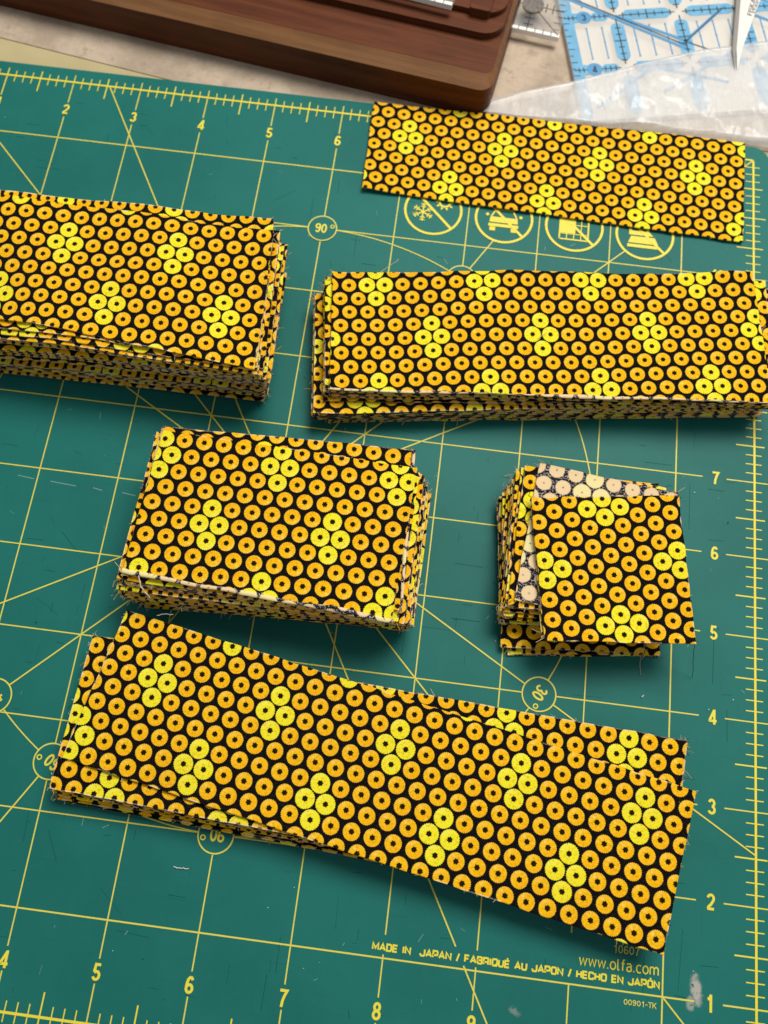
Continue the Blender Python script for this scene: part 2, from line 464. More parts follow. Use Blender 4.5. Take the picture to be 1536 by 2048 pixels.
LOW = {
 'w': (.62, [[(0, .7), (.22, .02), (.5, .66), (.78, .02), (1, .7)]]), '.': (.08, [[(.5, -.01), (.5, .10)]]),
 'o': (.44, [arc(.5, .35, .5, .35, 0, 360, 20)]), 'l': (.16, [[(.1, 1), (.1, .12), (.35, .02), (1, 0)]]),
 'f': (.28, [[(.4, 0), (.4, .82), (.6, .98), (1, 1)], [(0, .66), (.95, .66)]]),
 'a': (.40, [[(.05, .62), (.3, .7), (.7, .7), (.92, .55), (.92, 0)], [(.92, .42), (.35, .42), (.05, .30), (.05, .10), (.3, 0), (.65, 0), (.92, .15)]]),
 'c': (.38, [[(1, .64), (.7, .7), (.35, .68), (.05, .5), (.05, .2), (.35, .02), (.7, 0), (1, .06)]]),
 'm': (.68, [[(0, 0), (0, .7)], [(0, .52), (.15, .68), (.33, .70), (.48, .56), (.48, 0)], [(.48, .54), (.65, .68), (.83, .70), (1, .56), (1, 0)]])}
def ribbon(m, pts, w, z):
    P = [Vector(p) for p in pts]
    P = [p for i, p in enumerate(P) if i == 0 or (p - P[i - 1]).length > 1e-5]
    closed = (P[0] - P[-1]).length < 1e-4
    n = len(P); L, Rr = [], []
    for i in range(n):
        a = P[i - 1] if i > 0 else (P[-2] if closed else None)
        b = P[i + 1] if i < n - 1 else (P[1] if closed else None)
        d0 = (P[i] - a).normalized() if a is not None else None
        d1 = (b - P[i]).normalized() if b is not None else None
        d0 = d0 or d1; d1 = d1 or d0
        q = Vector((-d0.y - d1.y, d0.x + d1.x))
        q = q.normalized() if q.length > 1e-4 else Vector((-d1.y, d1.x))
        k = min(1.8, 1 / max(.3, q.dot(Vector((-d1.y, d1.x)))))
        L.append(P[i] + q * w / 2 * k); Rr.append(P[i] - q * w / 2 * k)
    for i in range(n - 1):
        m.poly([(*Rr[i], z), (*Rr[i + 1], z), (*L[i + 1], z), (*L[i], z)])
def strokes(name, body, face, center, z, mat, parent, h, weight, rot=0.0, width=None, gap=.12, unit=True, ccw=True):
    """weight and gap are fractions of the cap height"""
    x = 0; out = []
    for ch in body:
        w, pl = face[ch]
        for p in pl: out.append([(x + (a if face is GL_ else a * w), b) for a, b in p])
        x += w + (0 if face is GL_ else gap)
    tot = x - (0 if face is GL_ else gap)
    sx = (width - weight * h) / tot if width else h
    c, s_ = math.cos(rot), math.sin(rot)
    m = MB()
    for k, p in enumerate(out):
        q = []
        for a, b in p:
            X, Y = (a - tot / 2) * sx, (b - .5) * h
            q.append((center[0] + X * c - Y * s_, center[1] + X * s_ + Y * c))
        ribbon(m, q, weight * h, z + .00025 * (k % 3))
    return m.build(name, mat, parent, (center[0], center[1], z))

# ------------------------------------------------------------------ setting: table, felt pressing mat
tb = MB(); tb.prism([(-40, -30), (60, -30), (60, 50), (-40, 50)], -1.2, -0.08)
tag(tb.build('table_top', M_TABLE), kind='structure')

fm = MB(); fm.prism([(-9, 14.15), (0.69, 12.735), (3.29, 12.32), (3.72, 12.26), (24, 12.26), (24, 34), (-9, 34)], -0.079, -0.066)
felt_o = tag(fm.build('pressing_mat', M_FELT, origin=(8, 20, -0.08)), 'beige felted pressing mat with brown flecks under the wooden box', 'pressing mat')

# ------------------------------------------------------------------ cutting mat
cm = MB(); cm.prism(rrect(-0.24, -0.24, 12.24, 12.24, 0.26), -0.078, 0.0)
mat_o = bevel(cm.build('cutting_mat', M_MAT, origin=(6, 6, -0.078)), 0.02)
tag(mat_o, 'worn teal green cutting mat with yellow inch grid and rulers', 'cutting mat')

Z1, Z2, Z3, Z4 = 0.0025, 0.0040, 0.0055, 0.0070
g = MB()
LW = 0.0150
LAB = (7.78, 11.0, 1.02, 1.36)                    # blank area that carries the maker's lettering
for k in range(1, 12):
    # lines along y at x = k, broken for the figures at both ends and for the lettering
    segs = [(-0.13, 0.38), (0.62, 11.37), (11.63, 12.13)]
    if k == 10: segs = [(-0.13, 0.38), (0.62, 1.0), (1.5, 11.37), (11.63, 12.13)]
    if k in (8, 9): segs = [(-0.13, 0.38), (0.62, 1.035), (1.23 if k == 8 else 1.20, 11.37), (11.63, 12.13)]
    for a, b in segs: g.line((k, a), (k, b), LW * (1.15 if k in (1, 11) else 1), Z1)
    segs = [(-0.15, 0.38), (0.62, 11.34), (11.645, 12.17)]
    for a, b in segs: g.line((a, k), (b, k), LW * (1.15 if k in (1, 11) else 1), Z2)
g.build('printed_grid', M_INK, mat_o)
g = MB()
for e, s in ((0, -1), (12, 1)):
    g.line((e, -0.012), (e, 12.012), 0.027, Z3); g.line((-0.012, e), (12.012, e), 0.027, Z3)
    for i in range(1, 96):
        if i % 8 == 0: continue
        p = i / 8
        half = i % 8 == 4
        a, b = (e - s * (0.235 if half else 0.11), e + s * (0.13 if half else 0.092))
        w = 0.0165 if half else 0.0125
        g.line((p, a), (p, b), w, Z2); g.line((a, p), (b, p), w, Z1)
g.build('printed_scale', M_INKB, mat_o)
g = MB()
circ = [(90, '90'), (270, '90'), (60, '60'), (240, '60'), (-30, '30'), (150, '30'), (225, '45'), (45, '45')]
RC, RA = 0.198, 4.0
busy = [math.radians(a) for a, _ in circ]
for a in (30, 45, 60):
    for s in (0, 90):
        for h in (0, 180):
            t = math.radians(a + s + h) if not (a != 45 and s) else math.radians(180 - a + h)
            d = Vector((math.cos(t), math.sin(t)))
            end = 6 / max(abs(d.x), abs(d.y))
            blocked = any(abs((t - b + math.pi) % (2 * math.pi) - math.pi) < 0.01 for b in busy)
            parts = [(0.0, RA - RC), (RA + RC, end)] if blocked else [(0.0, end)]
            for sx in (8.5, 10.48):                # the crossed-out signs interrupt the angle lines
                w = Vector((sx - 6, 4.515)); q = w.dot(d); h2 = 0.40 ** 2 - (w - d * q).length_squared
                if q > 0 and h2 > 0.02 and blocked:
                    parts = [(0.0, RA - RC), (RA + RC, q - math.sqrt(h2)), (q + math.sqrt(h2), end)]
            for p0, p1 in parts:
                A, B = Vector((6, 6)) + d * p0, Vector((6, 6)) + d * p1
                if abs(math.degrees(t) % 360 - 300) < 1 and p1 > 4.5:      # broken by the lettering
                    k1 = (6 - 1.21) / -d.y; k2 = (6 - 1.035) / -d.y
                    g.line(A, Vector((6, 6)) + d * k1, 0.017, Z4); g.line(Vector((6, 6)) + d * k2, B, 0.017, Z4)
                elif abs(math.degrees(t) % 360 - 315) < 1 and p1 > 4.5:
                    g.line(A, Vector((6, 6)) + d * (RA + 1.6), 0.017, Z4); g.line((11, 1), B, 0.017, Z4)
                else:
                    g.line(A, B, 0.017, Z4)
da = RC / RA
ordb = sorted((b % (2 * math.pi)) for b in busy)
for i, b in enumerate(ordb):
    nx = ordb[(i + 1) % len(ordb)] + (2 * math.pi if i == len(ordb) - 1 else 0)
    g.ring((6, 6), RA, 0.015, Z3 + 0.0008, b + da, nx - da, n=40)
g.build('angle_lines', M_INK, mat_o)
for a, s in circ:
    t = math.radians(a); c = (6 + RA * math.cos(t), 6 + RA * math.sin(t))
    m = MB(); m.disc(c, RC, 0.0088, 40)
    bl = m.build('angle_badge', M_MAT, mat_o, (*c, 0.0088))
    m = MB(); m.ring(c, RC, 0.0165, 0.0102, n=48); m.build('badge_ring', M_INK, bl, (*c, 0.0102))
    ux = Vector((math.cos(t - math.pi / 2), math.sin(t - math.pi / 2)))
    strokes('numeral', s, GL_, (c[0] - ux.x * 0.018, c[1] - ux.y * 0.018), 0.0102, M_INKB, bl, 0.15, .155, rot=t - math.pi / 2)
    m = MB(); dc = (c[0] + ux.x * 0.138 + math.cos(t) * 0.045, c[1] + ux.y * 0.138 + math.sin(t) * 0.045)
    m.ring(dc, 0.025, 0.0135, 0.0102, n=16); m.build('degree_ring', M_INKB, bl, (*dc, 0.0102))
for k in range(1, 12):
    strokes('numeral', str(k), GL_, (k, 0.492), Z3, M_INKB, mat_o, 0.172, .165)
    strokes('numeral', str(k), GL_, (k, 11.505), Z3, M_INKB, mat_o, 0.172, .165)
    strokes('numeral', str(k), GL_, (11.503, k), Z3, M_INKB, mat_o, 0.172, .165)
    strokes('numeral', str(k), GL_, (0.497, k), Z3, M_INKB, mat_o, 0.172, .165)
strokes('lettering', 'MADE IN  JAPAN / FABRIQU\u00c9 AU JAPON / HECHO EN JAP\u00d3N', WIDE, (9.42, 1.108), Z3, M_INKB, mat_o, 0.062, .30, width=3.10, gap=.42)
strokes('lettering', 'www.olfa.com', LOW, (10.525, 1.252), Z3, M_INKB, mat_o, .105, .125, width=.86, gap=.17)
strokes('lettering', '00901-TK', GL_, (10.765, 0.905), Z3, M_INK, mat_o, .055, .15, width=.36)
strokes('lettering', '10607', GL_, (10.60, 1.405), Z3, M_INK, mat_o, .085, .11, width=.30)

# care symbols: four crossed-out round signs
def sign(cx, art):
    m = MB(); c = (cx, 10.515)
    m.ring(c, 0.395, 0.035, Z3 + 0.0018, n=56)
    art(m, cx, 10.515)
    a = math.radians(135)
    m.line((cx + .39 * math.cos(a), 10.515 + .39 * math.sin(a)), (cx - .39 * math.cos(a), 10.515 - .39 * math.sin(a)), 0.038, Z3 + 0.003)
    m.build('care_symbol', M_INKB, mat_o, (*c, Z3))
ZS = Z3 + 0.001
def art_snow(m, x, y):
    c = Vector((x - 0.14, y - 0.05))
    for i in range(6):
        t = math.radians(60 * i + 30); d = Vector((math.cos(t), math.sin(t)))
        m.line(c, c + d * 0.15, 0.02, ZS + i * .0001)
        for q in (0.07, 0.11):
            for sg in (-1, 1):
                e = Vector((math.cos(t + sg * 0.9), math.sin(t + sg * 0.9)))
                m.line(c + d * q, c + d * q + e * 0.045, 0.015, ZS + .0007 + i * .0001)
    s = Vector((x + 0.15, y + 0.15)); m.ring(s, 0.075, 0.03, ZS, n=24)
    for i in range(10):
        t = 2 * math.pi * i / 10; d = Vector((math.cos(t), math.sin(t))); q = Vector((-d.y, d.x)) * 0.022
        m.poly([(*(s + d * .095 - q), ZS), (*(s + d * .145), ZS), (*(s + d * .095 + q), ZS)])
def art_car(m, x, y):
    b = y - 0.02
    m.poly([(x - .20, b - .06, ZS), (x + .20, b - .06, ZS), (x + .19, b + .03, ZS), (x - .19, b + .03, ZS)])
    m.poly([(x - .21, b - .13, ZS), (x + .21, b - .13, ZS), (x + .21, b - .08, ZS), (x - .21, b - .08, ZS)])
    m.line((x - .18, b + .03), (x - .12, b + .15), .022, ZS); m.line((x + .18, b + .03), (x + .12, b + .15), .022, ZS)
    m.line((x - .13, b + .15), (x + .13, b + .15), .022, ZS + .0002)
    for s in (-1, 1):
        m.poly([(x + s * .15 - .04, b - .20, ZS), (x + s * .15 + .04, b - .20, ZS), (x + s * .15 + .04, b - .135, ZS), (x + s * .15 - .04, b - .135, ZS)])
        m.disc((x + s * .235, b + .06), .025, ZS, 10)
        m.line((x + s * .05, b + .18), (x + s * .05, b + .24), .018, ZS)
def art_window(m, x, y):
    x0, x1, y0, y1 = x - .20, x + .20, y - .22, y + .22
    for a, b in (((x0, y0), (x1, y0)), ((x0, y1), (x1, y1)), ((x0, y0), (x0, y1)), ((x1, y0), (x1, y1))): m.line(a, b, .022, ZS)
    m.poly([(x0 + .01, y0 + .10, ZS + .0004), (x + .02, y0 + .10, ZS + .0004), (x + .02, y1 - .02, ZS + .0004), (x0 + .01, y1 - .02, ZS + .0004)])
    for k in range(1, 4): m.line((x0 + k * .1, y0), (x0 + k * .1, y1), .013, ZS + .0002)
    m.line((x0, y0 + .09), (x1, y0 + .09), .013, ZS + .0003); m.line((x0, y0 + .24), (x1, y0 + .24), .013, ZS + .0003)
def art_iron(m, x, y):
    m.poly([(x - .24, y - .22, ZS), (x + .22, y - .22, ZS), (x + .20, y - .17, ZS), (x - .24, y - .17, ZS)])
    m.poly([(x - .23, y - .15, ZS), (x + .19, y - .15, ZS), (x + .14, y - .04, ZS), (x - .19, y - .04, ZS)])
    m.poly([(x - .22, y - .02, ZS), (x + .12, y - .02, ZS), (x + .06, y + .05, ZS), (x - .22, y + .05, ZS)])
    m.line((x - .20, y + .14), (x + .05, y + .14), .05, ZS); m.line((x - .2, y + .05), (x - .2, y + .15), .04, ZS + .0002); m.line((x + .04, y + .05), (x + .04, y + .15), .04, ZS + .0002)
for cx, art in ((7.5, art_snow), (8.5, art_car), (9.49, art_window), (10.48, art_iron)): sign(cx, art)

# blade cuts, rubbed scratches: nobody could count them
m = MB()
for i in range(420):
    x, y = rnd.uniform(0.6, 12.0), rnd.uniform(0.2, 11.8)
    if x > 11.2 and rnd.random() < .5: x = rnd.choice((11.18, 11.5, 11.66)) + rnd.gauss(0, .01)
    L = rnd.choice((.05, .08, .12, .2, .35))
    r = rnd.random()
    a = rnd.gauss(0, .04) + (math.pi / 2 if r < .42 else 0) if r < .86 else rnd.uniform(0, math.pi)
    if x > 11.1 and r < .42: L *= 3
    d = Vector((math.cos(a), math.sin(a))) * L / 2
    c = Vector((x, y)); m.line(c - d, c + d, rnd.uniform(.0022, .0052), 0.0012 + .00001 * (i % 60))
tag(m.build('blade_cut', M_CUT, mat_o), kind='stuff')
m = MB()
for i in range(110):
    x, y = rnd.uniform(0.6, 12.0), rnd.uniform(0.2, 11.8)
    a = rnd.uniform(0, math.pi); L = rnd.uniform(.02, .10); d = Vector((math.cos(a), math.sin(a))) * L / 2
    c = Vector((x, y)); m.line(c - d, c + d, rnd.uniform(.003, .007), 0.0019 + .00001 * (i % 50))
for x0, x1, y in ((2.75, 2.96, 5.87), (3.17, 3.50, 5.845), (3.72, 3.84, 5.83), (4.09, 4.27, 5.815)):
    m.line((x0, y), (x1, y - .02), .010, 0.002)
tag(m.build('pale_scratch', M_SCR, mat_o), kind='stuff')

# lint and flecks lying on the mat
m = MB()
for i in range(85):
    x, y = rnd.uniform(1, 12.1), rnd.uniform(0.2, 11.9)
    r = rnd.uniform(.0025, .007); a = rnd.uniform(0, 6.28)
    m.prism([(x + r * math.cos(a + t) * (1.8 if k == 0 else 1), y + r * math.sin(a + t)) for k, t in enumerate((0, 1.7, 3.3, 4.6))], .0105, .0105 + r * .6, mi=0 if rnd.random() < .75 else 1)
tag(m.build('lint', [M_TWHITE, M_TDARK]), 'tiny pale lint flecks scattered over the green mat', 'lint', kind='stuff')

# ------------------------------------------------------------------ fabric pieces
PITCH, ROW, TH = 0.2309, 0.1949, 0.0135
def lerp(a, b, t): return tuple(x + (y - x) * t for x, y in zip(a, b))
def qlerp(A, B, t): return [lerp(a, b, t) for a, b in zip(A, B)]

def lines(L, fine):
    """parameter values across a length L, closer together near both ends"""
    e = [0, .011, .04, .075, .12]
    n = max(3, int(L / fine))
    mid = [.12 + (L - .24) * i / n for i in range(1, n)]
    return [q / L for q in e + mid + [L - x for x in reversed(e)]]

def fabric_piece(name, label, cat, group, quad, zf, anchor, flip=False, curl=None, fold=None, pucker=0.0, border=0.0, fray=26, seed=0, fine=0.22, frayside=None):
    """quad: TL, TR, BR, BL in inches. zf(x, y) gives the height of the underside. anchor: (x, y, degrees) of the print."""
    r = random.Random(seed * 7919 + 13)
    TL, TR, BR, BL = [Vector(p) for p in quad]
    LX = ((TR - TL).length + (BR - BL).length) / 2; LY = ((TL - BL).length + (TR - BR).length) / 2
    us, ts = lines(LX, fine), lines(LY, fine)
    curl = curl or {}
    off = Vector((r.uniform(0, 50), r.uniform(0, 50), 0))
    def edge_c(side, d, q):
        a, w = curl.get(side, (0, .1))
        if not a or d > w: return 0.0
        return a * (1 - d / w) ** 1.6 * (0.55 + 0.9 * noise.noise(Vector((q * 1.1, side_id[side] * 7.7, seed * 1.3)))*1.0)
    side_id = {'T': 1, 'R': 2, 'B': 3, 'L': 4}
    pts, flat = [], []
    for t in ts:
        row, frow = [], []
        for u in us:
            p = (TL * (1 - u) + TR * u) * (1 - t) + (BL * (1 - u) + BR * u) * t
            frow.append(p.copy())
            dB, dT, dL, dR = (1 - t) * LY, t * LY, u * LX, (1 - u) * LX
            j = 0.0065
            nx = noise.noise(Vector((p.x * 4.3, p.y * 4.3, seed * 3.1))) ; ny = noise.noise(Vector((p.x * 4.3 + 40, p.y * 4.3, seed * 3.1)))
            ed = max(0.0, 1 - min(dB, dT, dL, dR) / .1)
            x, y = p.x + nx * j * ed * 2.2, p.y + ny * j * ed * 2.2
            z = zf(x, y) + pucker * noise.noise(Vector((x * .9 + seed, y * 1.3, seed * .37))) + pucker * .35 * noise.noise(Vector((x * 2.8, y * 3.1 + seed, 4.2))) + edge_c('B', dB, u * LX) + edge_c('T', dT, u * LX) + edge_c('L', dL, t * LY) + edge_c('R', dR, t * LY)
            row.append((x, y, z))
        pts.append(row); flat.append(frow)
    # an edge turned back over itself, showing the pale wrong side
    RO = [(.012, .008), (.018, .022), (.009, .035), (-.014, .040), (-.046, .038)]
    IN = [(-.7, .7), (-1, 0.05), (-.7, -.7), (0, -1), (0, -1)]
    offs = {}
    for side, amt in (fold or {}).items():
        outv = (BL - TL).normalized() if side == 'B' else (TR - TL).normalized()
        seq = range(len(us)) if side == 'B' else range(len(pts))
        new = [[] for _ in RO]
        for q in seq:
            P = pts[-1][q] if side == 'B' else pts[q][-1]
            f0 = flat[-1][q] if side == 'B' else flat[q][-1]
            k = amt * max(.25, .75 + .9 * noise.noise(Vector((P[0] * 1.4, P[1] * 1.4, seed * .77 + 5))))
            k2 = max(.6, min(1.2, k))
            for (ox, oz), lst, ext in zip(RO, new, (.012, .024, .04, .06, .085)):
                lst.append(((P[0] + outv.x * ox * k, P[1] + outv.y * ox * k, P[2] + oz * k2), f0 + outv * ext))
        if side == 'B':
            for lst, (ix, iz) in zip(new, IN):
                for q in seq: offs[(len(pts), q)] = Vector((outv.x * ix, outv.y * ix, iz)) * TH
                pts.append([a for a, b in lst]); flat.append([b for a, b in lst])
            ts = ts + [1.0] * len(RO)
        else:
            for lst, (ix, iz) in zip(new, IN):
                for q in seq:
                    offs[(q, len(pts[q]))] = Vector((outv.x * ix, outv.y * ix, iz)) * TH
                    pts[q].append(lst[q][0]); flat[q].append(lst[q][1])
            us = us + [1.0] * len(RO)
    nu, nt = len(us), len(ts)
    V, F, MI, UV = [], [], [], []
    th = TH
    ca, sa = math.cos(math.radians(anchor[2])), math.sin(math.radians(anchor[2]))
    def uvof(p):
        dx, dy = p.x - anchor[0], p.y - anchor[1]
        return ((dx * ca + dy * sa) / PITCH, (-dx * sa + dy * ca) / ROW)
    idx = lambda i, j, k: (i * nu + j) * 2 + k
    for i in range(nt):
        for j in range(nu):
            x, y, z = pts[i][j]
            o_ = offs.get((i, j), Vector((0, 0, th))); V.append((x + o_.x, y + o_.y, z + o_.z)); V.append((x, y, z))
    uvs = [[uvof(flat[i][j]) for j in range(nu)] for i in range(nt)]
    def face(ids, mi):
        F.append(tuple(idx(*q) for q in ids)); MI.append(mi); UV.append([uvs[q[0]][q[1]] for q in ids])
    for i in range(nt - 1):
        for j in range(nu - 1):
            rim = border and (i in (0, nt - 2) or j in (0, nu - 2)) and r.random() < border
            face([(i, j, 0), (i + 1, j, 0), (i + 1, j + 1, 0), (i, j + 1, 0)], 2 if rim else (1 if flip else 0))
            face([(i, j, 1), (i, j + 1, 1), (i + 1, j + 1, 1), (i + 1, j, 1)], 0 if flip else 1)
    for j in range(nu - 1):
        face([(0, j, 0), (0, j + 1, 0), (0, j + 1, 1), (0, j, 1)], 2)
        face([(nt - 1, j + 1, 0), (nt - 1, j, 0), (nt - 1, j, 1), (nt - 1, j + 1, 1)], 2)
    for i in range(nt - 1):
        face([(i + 1, 0, 0), (i, 0, 0), (i, 0, 1), (i + 1, 0, 1)], 2)
        face([(i, nu - 1, 0), (i + 1, nu - 1, 0), (i + 1, nu - 1, 1), (i, nu - 1, 1)], 2)
    c = (TL + TR + BR + BL) / 4
    org = Vector((c.x, c.y, zf(c.x, c.y)))
    me = bpy.data.meshes.new(name)
    me.from_pydata([(Vector(p) - org) * I for p in V], [], F)
    ul = me.uv_layers.new(name='UVMap')
    k = 0
    for p, mi, uvv in zip(me.polygons, MI, UV):
        p.material_index = mi; p.use_smooth = mi < 2
        for q in uvv:
            ul.data[k].uv = q; k += 1
    for mm in (M_PRINT, M_BACK, M_EDGE): me.materials.append(mm)
    ob = link(name, me, None, org)
    tag(ob, label, cat, group)
    if fray:
        m = MB()
        sides = frayside or 'TBLR'
        for q in range(fray):
            s = r.choice(sides)
            if s in 'TB':
                i = 0 if s == 'T' else nt - 1; j = r.randrange(nu - 1); a, b = pts[i][j], pts[i][j + 1]
                out = (TL - BL).normalized() * (1 if s == 'T' else -1)
            else:
                j = 0 if s == 'L' else nu - 1; i = r.randrange(nt - 1); a, b = pts[i][j], pts[i + 1][j]
                out = (TR - TL).normalized() * (-1 if s == 'L' else 1)
            f = r.random(); P = Vector(a) * (1 - f) + Vector(b) * f + Vector((0, 0, th * r.uniform(.2, .9)))
            al = Vector((-out.y, out.x)) * r.choice((-1, 1))
            Ln = r.uniform(.015, .05) if r.random() < .88 else r.uniform(.06, .13)
            d1 = Vector((*(out * r.uniform(.3, 1) + al * r.uniform(.2, 1.2)), r.uniform(-.25, .3))).normalized()
            d2 = Vector((*(out * r.uniform(.2, 1) + al * r.uniform(-.5, 1)), r.uniform(-.4, .3))).normalized()
            p0 = P - Vector((*(out * .008), 0)); p1 = p0 + d1 * Ln * .55; p2 = p1 + d2 * Ln * .5
            for w in (p1, p2): w.z = max(w.z, .016)
            m.tube([p0, p1, p2], r.uniform(.0022, .0042), r.choice((0, 0, 0, 1, 2)))
        tag(m.build('frayed_thread', [M_TPALE, M_TDARK, M_TGOLD], ob, org), kind='stuff')
    return ob

ORD = 'first second third fourth fifth sixth seventh eighth ninth tenth eleventh twelfth thirteenth fourteenth fifteenth sixteenth seventeenth eighteenth nineteenth twentieth'.split()
ORD += ['twenty-' + o for o in ORD[:9]] + ['thirtieth'] + ['thirty-' + o for o in ORD[:9]] + ['fortieth'] + ['forty-' + o for o in ORD[:9]] + ['fiftieth']
LEVEL = {}
def stack(cat, name, label, group, stages, wave, jit=(.035, .03, .7), seed=0, ang=0.0, fray=16, quality=.3):
    """stages: list of (z0, z1, count, quadA, quadB). Layers are laid one above the other, shaken by jit."""
    r = random.Random(seed)
    k = 0
    for z0, z1, n, A, B in stages:
        for i in range(n):
            t = i / max(1, n - 1)
            q = [Vector(p) for p in qlerp(A, B, t)]
            c = sum(q, Vector((0, 0))) / 4
            th = math.radians(r.gauss(0, jit[2])); d = Vector((r.gauss(0, jit[0]), r.gauss(0, jit[1])))
            rot = Matrix.Rotation(th, 2)
            q = [c + rot @ (p - c) + d for p in q]
            zb = z0 + (z1 - z0) * t
            tilt = (r.uniform(-.0025, .0025), r.uniform(-.003, .003), c)
            sd = seed * 100 + k
            amp = .0055
            def zf(x, y, zb=zb, tilt=tilt, sd=sd, amp=amp):
                return zb * (1 + wave(x, y)) + tilt[0] * (x - tilt[2].x) + tilt[1] * (y - tilt[2].y) * 2 + amp * noise.noise(Vector((x * 1.6, y * 1.6, sd * .7))) + .012
            cu = {}
            for s in 'TBLR':
                if r.random() < .5: cu[s] = (r.uniform(-.010, .016), .10)
            lv = LEVEL.get(group, 0); LEVEL[group] = lv + 1
            fabric_piece(name, label % ORD[lv], cat, group, q, zf, (c.x + r.uniform(-.7, .7), c.y + r.uniform(-.8, .8), ang + math.degrees(th) + r.choice((0, 0, 180))), curl=cu, seed=sd, fray=fray, fine=quality, border=.5)
            k += 1

# ---- stack 1: long strips cropped by the left edge of the photo
GL = 'fabric strips stacked in the pile at the upper left'
wl = lambda x, y: .030 * math.sin(1.9 * x + .8) * (1 if y < 8.4 else .4) + .02 * math.sin(3.7 * x + 2 * y)
base = [(-1.2, 8.95), (5.56, 9.08), (5.62, 7.33), (-1.2, 7.13)]
midq = [(-1.2, 9.00), (5.68, 9.12), (5.74, 7.23), (-1.2, 7.20)]
l2 = [(-1.2, 9.20), (5.541, 9.300), (5.690, 7.27), (-1.2, 7.40)]
stack('fabric strip', 'fabric_strip', '%s strip up from the mat in the thick pile cropped by the left edge', GL,
      [(0.0, .76, 35, base, midq), (.782, .97, 9, midq, l2)], wl, (.028, .024, .4), seed=1, ang=0.5, fray=26)
fabric_piece('fabric_strip', 'second strip from the top of the upper left pile, peeking out along its back edge', 'fabric strip', GL,
             [(-1.2, 9.24), (5.541, 9.328), (5.667, 7.325), (-1.2, 7.40)], lambda x, y: 1.0 * (1 + wl(x, y)) + .012, (3.6, 8.3, 1.5), curl={'B': (.02, .1), 'R': (.025, .08)}, border=.7, seed=191, fray=40)
fabric_piece('fabric_strip', 'topmost ring print strip of the thick pile cropped by the left edge', 'fabric strip', GL,
             [(-1.2, 9.265), (5.578, 9.13), (5.652, 7.223), (-1.2, 7.78)], lambda x, y: 1.03 * (1 + wl(x, y)) + .012, (3.042, 8.616, 1.0), curl={'B': (.02, .12), 'R': (.03, .08)}, pucker=.018, border=.25, seed=192, fray=40, fine=.15)

# ---- stack 2: strips at the right edge
GR = 'fabric strips stacked in the pile at the right edge'
wr = lambda x, y: .05 * math.sin(1.55 * x + .4) * max(0, (y - 7.6)) * .5 + .03 * math.sin(2.3 * x + 1.2)
rb = [(6.30, 8.83), (11.78, 9.62), (12.00, 7.93), (6.49, 7.115)]
rl = [(6.108, 8.743), (11.75, 9.66), (11.97, 7.93), (6.345, 7.045)]
r2 = [(6.225, 8.87), (11.93, 9.56), (12.05, 7.87), (6.455, 7.28)]
stack('fabric strip', 'fabric_strip', '%s strip up from the mat in the pile at the right edge', GR,
      [(0.0, .17, 9, rb, rb)], wr, (.03, .013, .25), seed=2, ang=8.6, fray=24)
stack('fabric strip', 'fabric_strip', '%s strip up from the mat in the right edge pile, jutting out left', GR,
      [(.19, .30, 5, rl, rl)], wr, (.012, .012, .15), seed=3, ang=10, fray=24)
fabric_piece('fabric_strip', 'shaded strip sticking out front and left, low in the right edge pile', 'fabric strip', GR,
             rl, lambda x, y: .325 * (1 + wr(x, y)) + .012, (6.95, 7.32, 10.2), curl={'B': (.012, .1)}, border=.7, seed=391, fray=40)
stack('fabric strip', 'fabric_strip', '%s strip up from the mat in the right edge pile, under its top', GR,
      [(.36, .53, 7, qlerp(rl, r2, .8), r2)], wr, (.025, .025, .3), seed=4, ang=9, fray=28)
fabric_piece('fabric_strip', 'topmost ring print strip with wavy back edge on the right edge pile', 'fabric strip', GR,
             [(6.319, 8.957), (11.739, 9.69), (11.990, 7.842), (6.523, 7.297)], lambda x, y: .555 * (1 + wr(x, y)) + .012 + .045 * math.exp(-((x - 11.45) / .28) ** 2 - ((y - 9.65) / .2) ** 2), (7.704, 8.195, 9.1),
             fold={'B': .62}, curl={'T': (.02, .15), 'L': (.03, .07)}, pucker=.018, border=.25, seed=392, fray=60, fine=.15)

# ---- stack 3: middle rectangles
GM = 'fabric rectangles stacked in the middle of the mat'
wm = lambda x, y: .012 * math.sin(2.1 * x + .4) + .01 * math.sin(2.4 * y)
mb = [(4.78, 6.25), (7.84, 6.28), (7.80, 4.575), (4.79, 4.42)]
m4 = [(4.60, 6.24), (7.858, 6.142), (7.855, 4.53), (4.515, 4.452)]
m3 = [(4.66, 6.34), (7.80, 6.237), (7.767, 4.45), (4.573, 4.54)]
stack('fabric rectangle', 'fabric_rectangle', '%s rectangle up from the mat in the middle pile', GM,
      [(0.0, .24, 12, mb, qlerp(mb, m4, .6)), (.262, .50, 11, qlerp(mb, m4, .6), m4), (.522, .80, 13, m4, m3)], wm, (.022, .016, .45), seed=5, ang=0.5, fray=24)
fabric_piece('fabric_rectangle', 'rectangle second from the top of the middle pile, showing along its back edge', 'fabric rectangle', GM,
             [(4.675, 6.43), (7.655, 6.522), (7.735, 4.60), (4.589, 4.60)], lambda x, y: .835 * (1 + wm(x, y)) + .012, (5.9, 6.09, 177.5), fold={'R': .8}, curl={'B': (.03, .06)}, border=.7, seed=591, fray=40)
fabric_piece('fabric_rectangle', 'topmost ring print rectangle with curled pale front edge on the middle pile', 'fabric rectangle', GM,
             [(4.702, 6.364), (7.712, 6.285), (7.641, 4.459), (4.593, 4.628)], lambda x, y: .866 * (1 + wm(x, y)) + .012, (5.452, 5.297, 180.6),
             fold={'B': .95}, curl={'R': (.02, .05)}, pucker=.018, border=.25, seed=592, fray=50, fine=.15)

